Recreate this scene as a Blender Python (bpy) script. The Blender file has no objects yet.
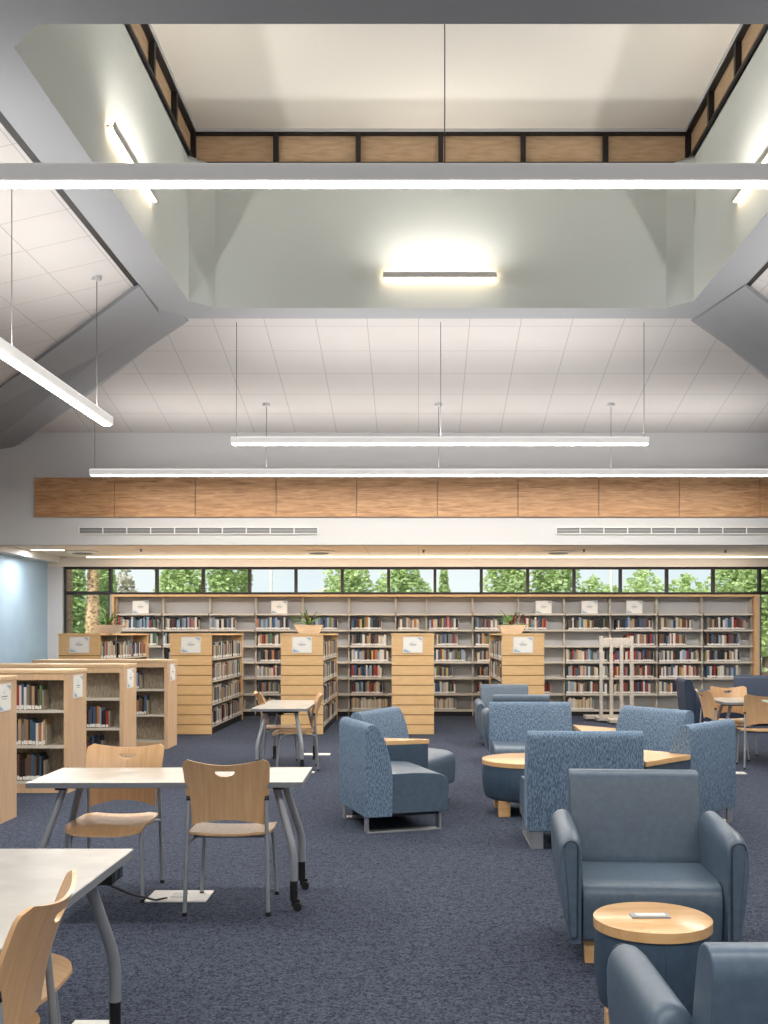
import bpy, bmesh, math, random
from mathutils import Vector, Matrix
random.seed(7)
PI = math.pi
D = bpy.data
SC = bpy.context.scene
COL = SC.collection

# ------------------------------------------------------------------ helpers
def lin(c):
    return tuple((x/255/12.92 if x/255 <= .04045 else ((x/255+.055)/1.055)**2.4) for x in c)

class MB:
    def __init__(s): s.bm = bmesh.new()
    def box(s, x0, x1, y0, y1, z0, z1, mi=0, M=None):
        vs = [Vector((x, y, z)) for z in (z0, z1) for y in (y0, y1) for x in (x0, x1)]
        if M is not None: vs = [M @ v for v in vs]
        v = [s.bm.verts.new(p) for p in vs]
        for f in ((0,2,3,1),(4,5,7,6),(0,1,5,4),(2,6,7,3),(0,4,6,2),(1,3,7,5)):
            fc = s.bm.faces.new([v[i] for i in f]); fc.material_index = mi
        return s
    def loft(s, rings, cap=True, mi=0, smooth=True, closed=True):
        R = [[s.bm.verts.new(p) for p in r] for r in rings]
        n = len(R[0])
        for a, b in zip(R, R[1:]):
            for i in range(n if closed else n-1):
                j = (i+1) % n
                f = s.bm.faces.new((a[i], a[j], b[j], b[i])); f.smooth = smooth; f.material_index = mi
        if cap:
            for r, rev in ((R[0], True), (R[-1], False)):
                f = s.bm.faces.new(list(reversed(r)) if rev else r); f.material_index = mi
        return s
    def tube(s, pts, r, seg=10, mi=0, rad=None):
        P = [Vector(p) for p in pts]; n = len(P); rings = []
        up = Vector((0, 0, 1)); prev = None
        for i in range(n):
            t = (P[min(i+1, n-1)] - P[max(i-1, 0)]).normalized()
            if prev is None:
                a = t.cross(up)
                if a.length < 1e-3: a = t.cross(Vector((1, 0, 0)))
                a.normalize()
            else:
                a = (prev - t*prev.dot(t)).normalized()
            prev = a; b = t.cross(a); rr = rad[i] if rad else r
            rings.append([P[i] + a*rr*math.cos(2*PI*k/seg) + b*rr*math.sin(2*PI*k/seg) for k in range(seg)])
        return s.loft(rings, mi=mi)
    def lathe(s, prof, c=(0, 0, 0), seg=24, mi=0, smooth=True):
        rings = [[Vector((c[0]+r*math.cos(2*PI*k/seg), c[1]+r*math.sin(2*PI*k/seg), c[2]+z)) for k in range(seg)] for r, z in prof]
        return s.loft(rings, mi=mi, smooth=smooth)
    def prism(s, poly, a, b, axis='z', mi=0, M=None, smooth=False):
        def pt(p, h):
            v = Vector((p[0], p[1], h)) if axis == 'z' else (Vector((h, p[0], p[1])) if axis == 'x' else Vector((p[0], h, p[1])))
            return M @ v if M is not None else v
        return s.loft([[pt(p, a) for p in poly], [pt(p, b) for p in poly]], mi=mi, smooth=smooth)
    def quad(s, pts, mi=0):
        f = s.bm.faces.new([s.bm.verts.new(Vector(p)) for p in pts]); f.material_index = mi; return s

def fillet(pts, r, n=6):
    P = [Vector(p) for p in pts]; out = [P[0]]
    for i in range(1, len(P)-1):
        a = (P[i-1]-P[i]); b = (P[i+1]-P[i]); d = min(r, a.length*.45, b.length*.45)
        p0 = P[i]+a.normalized()*d; p1 = P[i]+b.normalized()*d
        for k in range(n+1):
            t = k/n; out.append(p0*(1-t)**2 + P[i]*2*t*(1-t) + p1*t*t)
    out.append(P[-1]); return out

def fillet2(poly, r, n=4):
    """round the corners of a closed 2D polygon; r scalar or list"""
    out = []; N = len(poly)
    for i in range(N):
        rr = r[i] if isinstance(r, (list, tuple)) else r
        p = Vector(poly[i]); a = Vector(poly[i-1])-p; b = Vector(poly[(i+1) % N])-p
        d = min(rr, a.length*.48, b.length*.48)
        if d < 1e-5: out.append(tuple(p)); continue
        p0 = p+a.normalized()*d; p1 = p+b.normalized()*d
        for k in range(n+1):
            t = k/n; q = p0*(1-t)**2 + p*2*t*(1-t) + p1*t*t; out.append((q.x, q.y))
    return out

def obj(name, mb, mats, parent=None, smooth=False, bevel=0, seg=2, sharp=40, label=None, loc=None, rotz=0, uv=None):
    bm = mb.bm
    bmesh.ops.recalc_face_normals(bm, faces=bm.faces[:])
    me = D.meshes.new(name)
    if smooth:
        for f in bm.faces: f.smooth = True
    if uv:
        u, v = Vector(uv[0]), Vector(uv[1]); L = bm.loops.layers.uv.new('UVMap')
        for f in bm.faces:
            for l in f.loops: l[L].uv = (l.vert.co.dot(u), l.vert.co.dot(v))
    bm.to_mesh(me); bm.free()
    if smooth and sharp and not bevel: me.set_sharp_from_angle(angle=math.radians(sharp))
    for m in (mats if isinstance(mats, (list, tuple)) else [mats]): me.materials.append(m)
    o = D.objects.new(name, me); COL.objects.link(o)
    if parent is not None: o.parent = parent
    if bevel:
        b = o.modifiers.new('bevel', 'BEVEL'); b.width = bevel; b.segments = seg
        b.limit_method = 'ANGLE'; b.angle_limit = math.radians(35)
        if smooth: b.harden_normals = True
    if label: o['label'] = label
    if loc is not None: o.location = loc
    if rotz: o.rotation_euler = (0, 0, rotz)
    return o

def tag(o, label, cat, group=None, kind=None):
    o['label'] = label; o['category'] = cat
    if group: o['group'] = group
    if kind: o['kind'] = kind
    return o
def thing(name, label, cat, loc=(0, 0, 0), rotz=0, group=None):
    o = D.objects.new(name, None); COL.objects.link(o); o.location = loc; o.rotation_euler = (0, 0, rotz)
    o.empty_display_size = .1
    return tag(o, label, cat, group)
def struct(name, mb, mats, parent=None, **k):
    o = obj(name, mb, mats, parent, **k)
    if parent is None: o['kind'] = 'structure'
    return o
def dup(src, loc, rotz, label, group=None):
    def cp(o, par):
        c = o.copy(); COL.objects.link(c)
        if par is not None: c.parent = par
        for ch in o.children: cp(ch, c)
        return c
    r = cp(src, None); r.location = loc; r.rotation_euler = (0, 0, rotz); r['label'] = label
    if group: r['group'] = group
    return r
ORD = ['zeroth','first','second','third','fourth','fifth','sixth','seventh','eighth','ninth','tenth','eleventh','twelfth','thirteenth','fourteenth',
       'fifteenth','sixteenth','seventeenth','eighteenth','nineteenth','twentieth','twenty-first','twenty-second','twenty-third','twenty-fourth','twenty-fifth','twenty-sixth','twenty-seventh','twenty-eighth','twenty-ninth','thirtieth']

# ------------------------------------------------------------------ materials
def mat(name, c, rough=.5, metal=0, emit=None, es=0, spec=None):
    m = D.materials.new(name); m.use_nodes = True
    b = m.node_tree.nodes['Principled BSDF']
    b.inputs['Base Color'].default_value = (*lin(c), 1); b.inputs['Roughness'].default_value = rough
    b.inputs['Metallic'].default_value = metal
    if spec is not None: b.inputs['Specular IOR Level'].default_value = spec
    if emit: b.inputs['Emission Color'].default_value = (*lin(emit), 1); b.inputs['Emission Strength'].default_value = es
    return m
def nd(m, t, **k):
    n = m.node_tree.nodes.new(t)
    for a, v in k.items(): setattr(n, a, v)
    return n
def lk(m, a, b): m.node_tree.links.new(a, b)
def noisy(name, c1, c2, scale=(1, 1, 1), nscale=5, detail=3, rough=.5, lo=.35, hi=.65, bump=0, coord='Object', dist=0, metal=0, spec=None):
    m = mat(name, c1, rough, metal, spec=spec); b = m.node_tree.nodes['Principled BSDF']
    tc = nd(m, 'ShaderNodeTexCoord'); mp = nd(m, 'ShaderNodeMapping'); mp.inputs['Scale'].default_value = scale
    nz = nd(m, 'ShaderNodeTexNoise'); nz.inputs['Scale'].default_value = nscale; nz.inputs['Detail'].default_value = detail
    nz.inputs['Distortion'].default_value = dist
    r = nd(m, 'ShaderNodeValToRGB'); r.color_ramp.elements[0].position = lo; r.color_ramp.elements[1].position = hi
    r.color_ramp.elements[0].color = (*lin(c1), 1); r.color_ramp.elements[1].color = (*lin(c2), 1)
    lk(m, tc.outputs[coord], mp.inputs[0]); lk(m, mp.outputs[0], nz.inputs['Vector']); lk(m, nz.outputs[0], r.inputs[0]); lk(m, r.outputs[0], b.inputs['Base Color'])
    if bump:
        bp = nd(m, 'ShaderNodeBump'); bp.inputs['Strength'].default_value = bump; bp.inputs['Distance'].default_value = .004
        lk(m, nz.outputs[0], bp.inputs['Height']); lk(m, bp.outputs[0], b.inputs['Normal'])
    return m
def tile_mat(name, c, line, pitch=.61, w=.011):
    m = mat(name, c, .9); b = m.node_tree.nodes['Principled BSDF']
    tc = nd(m, 'ShaderNodeTexCoord'); sp = nd(m, 'ShaderNodeSeparateXYZ'); lk(m, tc.outputs['UV'], sp.inputs[0])
    outs = []
    for k in range(2):
        d = nd(m, 'ShaderNodeMath', operation='DIVIDE'); d.inputs[1].default_value = pitch; lk(m, sp.outputs[k], d.inputs[0])
        f = nd(m, 'ShaderNodeMath', operation='FRACT'); lk(m, d.outputs[0], f.inputs[0])
        l = nd(m, 'ShaderNodeMath', operation='LESS_THAN'); l.inputs[1].default_value = w/pitch; lk(m, f.outputs[0], l.inputs[0]); outs.append(l)
    mx = nd(m, 'ShaderNodeMath', operation='MAXIMUM'); lk(m, outs[0].outputs[0], mx.inputs[0]); lk(m, outs[1].outputs[0], mx.inputs[1])
    nz = nd(m, 'ShaderNodeTexNoise'); nz.inputs['Scale'].default_value = 2.0; lk(m, tc.outputs['UV'], nz.inputs['Vector'])
    mm = nd(m, 'ShaderNodeMixRGB'); mm.inputs[1].default_value = (*lin(c), 1); mm.inputs[2].default_value = (*lin([x*.965 for x in c]), 1); lk(m, nz.outputs[0], mm.inputs[0])
    mi = nd(m, 'ShaderNodeMixRGB'); mi.inputs[2].default_value = (*lin(line), 1); lk(m, mx.outputs[0], mi.inputs[0]); lk(m, mm.outputs[0], mi.inputs[1]); lk(m, mi.outputs[0], b.inputs['Base Color'])
    return m
def glass_mat(name):
    m = D.materials.new(name); m.use_nodes = True; nt = m.node_tree; nt.nodes.clear()
    o = nd(m, 'ShaderNodeOutputMaterial'); mx = nd(m, 'ShaderNodeMixShader'); t = nd(m, 'ShaderNodeBsdfTransparent'); g = nd(m, 'ShaderNodeBsdfGlossy')
    g.inputs['Roughness'].default_value = .02; t.inputs[0].default_value = (.95, .98, .97, 1); mx.inputs[0].default_value = .02
    lk(m, t.outputs[0], mx.inputs[1]); lk(m, g.outputs[0], mx.inputs[2]); lk(m, mx.outputs[0], o.inputs[0]); return m
def leaf_mat(name, c1, c2):
    m = mat(name, c1, .6); b = m.node_tree.nodes['Principled BSDF']
    g = nd(m, 'ShaderNodeNewGeometry'); r = nd(m, 'ShaderNodeValToRGB')
    r.color_ramp.elements[0].color = (*lin(c1), 1); r.color_ramp.elements[1].color = (*lin(c2), 1)
    lk(m, g.outputs['Random Per Island'], r.inputs[0]); lk(m, r.outputs[0], b.inputs['Base Color'])
    tl = nd(m, 'ShaderNodeBsdfTranslucent'); mx = nd(m, 'ShaderNodeMixShader'); mx.inputs[0].default_value = .45; o = [n for n in m.node_tree.nodes if n.type == 'OUTPUT_MATERIAL'][0]
    lk(m, r.outputs[0], tl.inputs[0]); lk(m, b.outputs[0], mx.inputs[1]); lk(m, tl.outputs[0], mx.inputs[2]); lk(m, mx.outputs[0], o.inputs[0]); return m

M = {}
M['carpet'] = mat('carpet', (60, 66, 80), .95, spec=.1)
_m = M['carpet']; _tc = nd(_m, 'ShaderNodeTexCoord'); _v = nd(_m, 'ShaderNodeTexVoronoi'); _v.inputs['Scale'].default_value = 120
_n = nd(_m, 'ShaderNodeTexNoise'); _n.inputs['Scale'].default_value = 22; _n.inputs['Detail'].default_value = 3
_x = nd(_m, 'ShaderNodeMath', operation='MULTIPLY_ADD'); _x.inputs[1].default_value = .55
_s = nd(_m, 'ShaderNodeSeparateXYZ'); _r = nd(_m, 'ShaderNodeValToRGB')
_y = nd(_m, 'ShaderNodeMath', operation='MULTIPLY'); _y.inputs[1].default_value = .45
lk(_m, _tc.outputs['Object'], _v.inputs['Vector']); lk(_m, _tc.outputs['Object'], _n.inputs['Vector']); lk(_m, _v.outputs['Color'], _s.inputs[0])
lk(_m, _n.outputs[0], _y.inputs[0]); lk(_m, _s.outputs[0], _x.inputs[0]); lk(_m, _y.outputs[0], _x.inputs[2]); lk(_m, _x.outputs[0], _r.inputs[0])
_r.color_ramp.elements[0].position = .2; _r.color_ramp.elements[1].position = .82
_r.color_ramp.elements[0].color = (*lin((31, 37, 50)), 1); _r.color_ramp.elements[1].color = (*lin((86, 93, 110)), 1)
lk(_m, _r.outputs[0], _m.node_tree.nodes['Principled BSDF'].inputs['Base Color'])
M['tile'] = tile_mat('ceiling_tile', (200, 196, 193), (166, 163, 161))
M['tile_low'] = tile_mat('lower_ceiling_tile', (226, 213, 198), (188, 174, 160), .92)  # warm reflected light is included in this beige
M['paint'] = mat('grey_white_paint', (200, 200, 201), .85)
M['well'] = mat('pale_grey_paint', (204, 209, 206), .8)
M['wellceil'] = mat('white_ceiling_paint', (232, 228, 220), .85)
M['greybeam'] = mat('grey_paint', (158, 160, 163), .8)
M['blue'] = noisy('pale_blue_paint', (154, 180, 204), (164, 190, 210), nscale=1.5, rough=.7)
M['cream'] = mat('cream_paint', (226, 218, 206), .8)
M['dark'] = mat('dark_bronze_metal', (34, 29, 28), .5, .2)
M['black'] = mat('black_plastic', (22, 22, 24), .5)
M['birch'] = noisy('birch_veneer', (218, 178, 128), (230, 193, 145), (9, 9, .8), 3, 4, .42, .3, .7, dist=.6)
M['birch_end'] = noisy('birch_slat_veneer', (220, 180, 128), (230, 193, 141), (1.5, 9, 9), 3, 4, .42, .3, .7, dist=.6)
M['ply'] = noisy('birch_plywood', (208, 164, 118), (222, 182, 138), (26, 4, 1.2), 2.2, 4, .3, .3, .7, dist=.5)
M['maple_low'] = noisy('maple_veneer', (206, 171, 135), (220, 187, 151), (9, 9, .8), 3, 4, .45, .3, .7, dist=.6)
M['maple_top'] = noisy('maple_top_veneer', (212, 180, 140), (228, 198, 160), (.8, 9, 9), 3, 4, .35, .3, .7, dist=.6)
M['groove'] = mat('groove_brown', (150, 108, 64), .8)
M['oak'] = noisy('oak_panel', (146, 102, 66), (204, 160, 116), (1.1, 1, 11), 2.2, 6, .45, .28, .72, dist=1.4)
M['woodtop'] = noisy('light_wood_laminate', (216, 170, 116), (228, 186, 134), (2, 14, 14), 3, 4, .26, .3, .7, dist=.5)
M['steel_shelf'] = mat('putty_painted_steel', (206, 198, 184), .5)
M['steel_back'] = noisy('putty_perforated_steel', (152, 142, 126), (180, 170, 152), (1.6, 1.6, .3), 55, 1, .6, .42, .58)
M['wallback'] = mat('grey_shelf_backing', (186, 187, 189), .7)
M['lam'] = noisy('pale_grey_laminate', (192, 189, 182), (202, 199, 192), nscale=6, rough=.2)
M['lamedge'] = mat('grey_edge_band', (128, 132, 138), .45)
M['silver'] = mat('silver_powder_coat', (158, 162, 167), .42, .35)
M['chrome'] = mat('brushed_steel', (196, 198, 200), .3, .7)
M['vinyl'] = noisy('slate_blue_vinyl', (78, 95, 112), (86, 103, 120), nscale=30, rough=.42, bump=.03)
M['vinyl_d'] = noisy('dark_slate_blue_vinyl', (58, 76, 94), (66, 84, 102), nscale=30, rough=.45, bump=.03)
M['navy'] = mat('navy_vinyl', (50, 63, 85), .55)
M['piping'] = mat('dark_piping', (44, 58, 74), .5)
M['fabric'] = noisy('blue_flecked_fabric', (70, 94, 120), (128, 150, 172), (2.2, 2.2, .6), 62, 2, .85, .36, .64, bump=.2)
M['lens'] = mat('light_diffuser', (255, 250, 240), .5, emit=(255, 246, 232), es=30)
M['lens_w'] = mat('wall_light_diffuser', (255, 250, 240), .5, emit=(255, 226, 184), es=16)
M['lens_c'] = mat('cove_light_diffuser', (255, 244, 225), .5, emit=(255, 226, 190), es=5)
M['alu'] = mat('satin_white_aluminium', (196, 197, 198), .4, .1)
M['alu_g'] = mat('added_glow_aluminium', (226, 226, 226), .5, emit=(255, 250, 244), es=.13)  # faint emission added to lift the dim front of the housing
M['alu_e'] = mat('added_glow_housing', (232, 232, 232), .5, emit=(255, 252, 248), es=.32)  # emission added so the housing sides stand out bright
M['hip'] = mat('shaded_grey_paint', (148, 150, 153), .85)  # beam grey darkened to put shade into the hip faces
M['cable'] = mat('grey_cable', (90, 88, 86), .5)
M['white'] = mat('white_plastic', (226, 224, 220), .5)
M['paper'] = noisy('printed_paper', (206, 218, 228), (240, 238, 232), nscale=9, detail=3, rough=.7, lo=.32, hi=.45)
M['ink'] = mat('grey_ink', (150, 152, 156), .8)
M['ink2'] = mat('blue_ink', (160, 184, 202), .8)
M['glass'] = glass_mat('window_glass')
M['shade'] = noisy('tan_woven_screen', (192, 160, 126), (214, 184, 150), (1, 6, 6), 5, 3, .7, .3, .7)
M['brick'] = noisy('brown_brick', (120, 84, 66), (160, 120, 96), (3, 3, 14), 2, 3, .9)
M['bark'] = noisy('palm_bark', (110, 80, 56), (210, 176, 138), (6, 6, 9), 2, 5, .9, .35, .6, bump=.6)
M['trunk'] = mat('tree_bark', (92, 76, 60), .9)
M['leafA'] = leaf_mat('leaves_green', (156, 182, 122), (218, 232, 176))
M['leafB'] = leaf_mat('leaves_yellow_green', (170, 194, 134), (228, 238, 190))
M['leafC'] = leaf_mat('leaves_pale', (150, 150, 128), (226, 216, 206))
M['plant'] = leaf_mat('bromeliad_green', (60, 110, 50), (124, 160, 84))
M['plantr'] = mat('bromeliad_red', (120, 62, 52), .5)
M['grass'] = noisy('grass_and_path', (120, 140, 76), (196, 190, 170), nscale=.4, rough=.95)
M['pot'] = noisy('blond_wood_planter', (224, 204, 180), (232, 216, 196), (2, 2, 12), 3, 3, .5)
M['stucco'] = mat('white_stucco', (222, 220, 214), .9)
M['roofgrey'] = mat('pale_roof', (196, 192, 188), .9)
M['pinkwood'] = noisy('whitewashed_wood', (192, 183, 171), (208, 199, 187), (2, 2, 10), 4, 3, .6)
M['vent'] = mat('vent_dark', (110, 110, 112), .6)

# ------------------------------------------------------------------ room shell
XL, XR = -7.19, 7.7
mb = MB(); mb.box(XL, XR, -5, 20.6, -.1, 0); struct('floor', mb, M['carpet'])
mb = MB(); mb.box(XL-.15, XL, -5, 20.6, 0, 3.2); struct('wall_left', mb, M['blue'])
mb = MB(); mb.box(XR, XR+.15, -5, 20.6, 0, 3.2); struct('wall_right', mb, M['paint'])
mb = MB(); mb.box(XL-.15, XR+.15, -5.15, -5, 0, 4.7); struct('wall_front', mb, M['paint'])
ZB, ZS, YB = 2.90, 4.57, 15.5          # bulkhead underside, springing of the slopes, bulkhead face
BX0, BX1 = -6.3, 6.85
mb = MB(); mb.box(BX0-.2, BX1+.2, YB, YB+.2, ZB, ZS+.1); struct('wall_back_upper', mb, M['paint'])
mb = MB(); mb.box(BX0-.2, BX0, -5, YB, ZB, ZS+.1); struct('wall_left_upper', mb, M['paint'])
mb = MB(); mb.box(BX1, BX1+.2, -5, YB, ZB, ZS+.1); struct('wall_right_upper', mb, M['paint'])
mb = MB(); mb.box(XL, XR, YB+.2, 20.6, 3.07, 3.2); struct('ceiling_lower_back', mb, M['tile_low'], uv=((1, 0, 0), (0, 1, 0)))
mb = MB(); mb.box(XL, BX0-.2, -5, YB+.2, 3.07, 3.2); struct('ceiling_lower_left', mb, M['paint'])
mb = MB(); mb.box(BX1+.2, XR, -5, YB+.2, 3.07, 3.2); struct('ceiling_lower_right', mb, M['paint'])
mb = MB(); mb.box(XL, -6.95, YB-6, 20.2, 2.95, 3.07); struct('trim_1', mb, M['paint'])
# window wall at the back
WY = 20.3
mb = MB(); mb.box(XL, XR, WY-.12, WY+.12, 2.88, 3.07); struct('wall_back_header', mb, M['cream'])
mb = MB(); mb.box(-5.99, 6.65, WY-.1, WY+.1, 0, 2.33); struct('wall_back', mb, M['wallback'])
mb = MB(); mb.box(XL, -6.90, WY-.12, WY+.12, 0, 2.88); struct('wall_back_left', mb, M['paint'])
xs = [-6.887] + [-5.997+.904*k for k in range(15)] + [7.58]
for i, (a, b) in enumerate(zip(xs, xs[1:])):
    tall = i in (0, len(xs)-2)
    z0, z1 = (0.02 if tall else 2.335), 2.88
    fr = MB(); t = .028; d0, d1 = WY-.05, WY+.05
    fr.box(a, a+t, d0, d1, z0, z1); fr.box(b-t, b, d0, d1, z0, z1); fr.box(a+t, b-t, d0, d1, z1-.05, z1); fr.box(a+t, b-t, d0, d1, z0, z0+.05)
    if tall: fr.box(a+t, b-t, d0, d1, 2.335, 2.40)
    w = struct('window_%d' % (i+1), fr, M['dark'])
    p = MB(); p.box(a+t, b-t, WY-.005, WY+.005, z0+.05, z1-.05); struct('pane', p, M['glass'], w)
# ring and light well
IX0, IX1, IY0, IY1 = -2.57, 3.09, 6.36, 11.9
OX0, OX1, OY0, OY1 = -2.98, 3.50, 5.95, 12.3
ZR, ZW, ZC = 5.30, 6.93, 7.33
ch = .25
inner = [(IX0, IY0+ch), (IX0+ch, IY0), (IX1-ch, IY0), (IX1, IY0+ch), (IX1, IY1-ch), (IX1-ch, IY1), (IX0+ch, IY1), (IX0, IY1-ch)]
outer = [(OX0, OY0+.01), (OX0+.01, OY0), (OX1-.01, OY0), (OX1, OY0+.01), (OX1, OY1-.01), (OX1-.01, OY1), (OX0+.01, OY1), (OX0, OY1-.01)]
mb = MB()
mb.loft([[Vector((*p, ZR)) for p in inner], [Vector((*p, ZR)) for p in outer], [Vector((*p, ZR+.2)) for p in outer], [Vector((*p, ZR+.2)) for p in inner]], cap=False, smooth=False)
struct('trim_2', mb, M['greybeam'])
def wellwall(name, pts):
    mb = MB()
    for a, b in zip(pts, pts[1:]): mb.quad([(*a, ZR+.0), (*b, ZR+.0), (*b, ZW), (*a, ZW)])
    return struct(name, mb, M['well'])
wellwall('wall_well_back', inner[4:8]); wellwall('wall_well_left', [inner[7], inner[0]])
wellwall('wall_well_front', inner[0:4]); wellwall('wall_well_right', [inner[3], inner[4]])
mb = MB(); mb.box(IX0-.3, IX1+.3, IY0-.3, IY1+.3, ZC, ZC+.1); struct('ceiling_well', mb, M['wellceil'])
# sill boards over the well wall
mb = MB()
o2 = [(x, y) for x, y in [(IX0-.12, IY0-.12), (IX1+.12, IY0-.12), (IX1+.12, IY1+.12), (IX0-.12, IY1+.12)]]
mb.box(IX0-.12, IX0, IY0-.12, IY1+.12, ZW-.03, ZW); mb.box(IX1, IX1+.12, IY0-.12, IY1+.12, ZW-.03, ZW)
mb.box(IX0, IX1, IY1, IY1+.12, ZW-.03, ZW); mb.box(IX0, IX1, IY0-.12, IY0, ZW-.03, ZW)
for sx, x in ((1, IX0), (-1, IX1)):
    for sy, y in ((1, IY0), (-1, IY1)): mb.prism([(x, y), (x+sx*ch, y), (x, y+sy*ch)], ZW-.03, ZW-.001)
struct('trim_3', mb, M['well'])
wn = len(xs)
def well_window(p0, p1, n):
    """glazed band between two plan points at clerestory level"""
    global wn
    d = (Vector(p1)-Vector(p0)); L = d.length/n; ang = math.atan2(d.y, d.x)
    for k in range(n):
        q = Vector(p0)+d*(k/n)
        fr = MB(); t = .028
        fr.box(0, t, -.03, .05, 0, ZC-ZW); fr.box(L-t, L, -.03, .05, 0, ZC-ZW); fr.box(t, L-t, -.03, .05, 0, .03); fr.box(t, L-t, -.03, .05, ZC-ZW-.05, ZC-ZW)
        w = struct('window_%d' % wn, fr, M['dark'], loc=(q.x, q.y, ZW), rotz=ang); wn += 1
        p = MB(); p.box(t, L-t, .03, .04, .03, ZC-ZW-.05); struct('pane', p, M['shade'], w)
well_window((IX0, IY1), (IX1, IY1), 6); well_window((IX0, IY0), (IX0, IY1), 6); well_window((IX1, IY1), (IX1, IY0), 6)
# white trim under the well ceiling
mb = MB(); e = .05
mb.box(IX0+.01, IX1-.01, IY1-e, IY1-.035, ZC-.03, ZC); mb.box(IX0+.035, IX0+e, IY0, IY1-e, ZC-.03, ZC); mb.box(IX1-e, IX1-.035, IY0, IY1-e, ZC-.03, ZC)
struct('trim_4', mb, M['paint'])
# sloping ceilings
def slope(name, pts, u, v):
    mb = MB(); mb.quad(pts); return struct(name, mb, M['tile'], uv=(u, v))
k = math.sqrt((3.2**2+.73**2))
slope('ceiling_back', [(OX0, OY1, ZR), (OX1, OY1, ZR), (BX1, YB, ZS), (BX0, YB, ZS)], (1, 0, 0), (0, 3.2/k, -.73/k))
slope('ceiling_left', [(OX0-.06, OY0, ZR+.02), (OX0-.06, OY1, ZR+.02), (BX0, YB, ZS), (BX0, 2.7, ZS)], (0, 1, 0), (-3.2/k, 0, -.73/k))
slope('ceiling_right', [(OX1+.06, OY0, ZR+.02), (OX1+.06, OY1, ZR+.02), (BX1, YB, ZS), (BX1, 2.7, ZS)], (0, 1, 0), (3.2/k, 0, -.73/k))
slope('ceiling_front', [(OX0, OY0, ZR), (OX1, OY0, ZR), (BX1, 2.7, ZS), (BX0, 2.7, ZS)], (1, 0, 0), (0, -3.2/k, -.73/k))
mb = MB(); mb.box(BX0-.2, BX1+.2, -5, 2.7, ZS, ZS+.1); struct('ceiling_flat', mb, M['tile'], uv=((1, 0, 0), (0, 1, 0)))
mb = MB(); mb.box(OX0-.07, OX0-.005, OY0, OY1-.3, ZR+.005, ZR+.06); struct('trim_5', mb, M['black'])  # black strip standing in for the shadow in the gap beside the ring
mb = MB(); mb.box(OX1+.005, OX1+.07, OY0, OY1-.3, ZR+.005, ZR+.06); struct('trim_6', mb, M['black'])  # same painted gap shadow on the right side
# hip beams from the ring corners down to the bulkhead corners
for n, sx in ((7, -1), (8, 1)):
    cx = OX0 if sx < 0 else OX1; ex = BX0 if sx < 0 else BX1
    a = Vector((cx, OY1)); b = Vector((ex, YB)); d = (b-a).normalized(); p = Vector((-d.y, d.x))
    if p.y > 0: p = -p                   # towards the near side
    def ring(c, zb, zh, near=.86, sh=0):
        q = [c-p*.19, c+p*.19, c+p*near-d*sh, c-p*.5]
        return [Vector((q[0].x, q[0].y, zb)), Vector((q[1].x, q[1].y, zb)), Vector((q[2].x, q[2].y, zh-.165*near-.02)), Vector((q[2].x, q[2].y, zh+.1)), Vector((q[3].x, q[3].y, zh+.1))]
    mb = MB(); mb.loft([ring(a-d*.16, ZR-.03, ZR+.145, .86, .68), ring(a+d*.9, ZR-.21, ZR-.15+.012), ring(b+d*.5, ZS-.36, ZS-.07)], smooth=False)
    struct('trim_%d' % n, mb, M['hip'])

# oak panels on the bulkhead
px0 = -5.708
for i in range(10):
    mb = MB(); x0 = px0+1.2*i; x1 = min(x0+1.192, BX1-.02)
    mb.box(x0, x1, YB-.03, YB, 3.31, 3.895)
    tag(obj('wall_panel', mb, M['oak'], bevel=.004), 'brown oak veneer panel high on the back bulkhead, %s from left' % ORD[i+1], 'wall panel', 'oak panels on the bulkhead')
def grille(x0, x1, label):
    t = thing('air_grille', label, 'air vent', (x0, YB, 3.055), group='slot air grilles')
    f = MB(); L = x1-x0
    f.box(0, L, -.02, 0, 0, .014); f.box(0, L, -.02, 0, .096, .11); n = round(L/.36)
    for q in range(n+1): f.box(L*q/n-.008, L*q/n+.008, -.019, 0, .014, .096)
    obj('frame', f, M['white'], t)
    b = MB(); b.box(.008, L-.008, -.006, -.001, .014, .096); obj('backing', b, M['vent'], t)
    s = MB()
    for q in range(3): s.box(.008, L-.008, -.016, -.006, .03+.022*q, .036+.022*q)
    obj('slat', s, M['alu'], t)
grille(-5.05, -1.49, 'long slotted air grille on the bulkhead, left one')
grille(2.06, 5.6, 'long slotted air grille on the bulkhead, right one')

# lower ceiling: round diffusers, sprinklers, light strips
for i, (x, w) in enumerate(((-6.1, 'above the corner window'), (-1.8, 'left of the room centre'), (2.55, 'right of the room centre'))):
    t = thing('ceiling_diffuser', 'round white ceiling diffuser in the low ceiling, %s' % w, 'air vent', (x, 18.9, 3.07), group='round diffusers')
    a = MB(); a.lathe([(.27, 0), (.30, -.012), (.28, -.02), (.2, -.035), (.2, 0)]); obj('outer_cone', a, M['white'], t, smooth=True)
    a = MB(); a.lathe([(.19, 0), (.17, -.045), (.12, -.05), (.05, -.03), (.05, 0)]); obj('inner_cone', a, M['vent'], t, smooth=True)
for i, (x, y, w) in enumerate(((-4.9, 18.4, 'far left'), (.1, 18.6, 'mid room'), (2.95, 18.5, 'right of middle'), (5.5, 18.6, 'far right'))):
    t = thing('ceiling_sprinkler', 'small sprinkler head in the low ceiling, %s one' % w, 'sprinkler', (x, y, 3.08), group='sprinkler heads')
    a = MB(); a.lathe([(.05, 0), (.045, -.01), (.02, -.015), (.015, -.05), (.03, -.055), (.001, -.06)], seg=14); obj('head', a, M['vent'], t, smooth=True)
t = thing('cove_light', 'bright linear cove light strip along the window header', 'light', (0, 20.1, 3.07))
a = MB(); a.box(-6.4, 7.5, -.02, .07, -.03, 0); obj('housing', a, M['white'], t)
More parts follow.
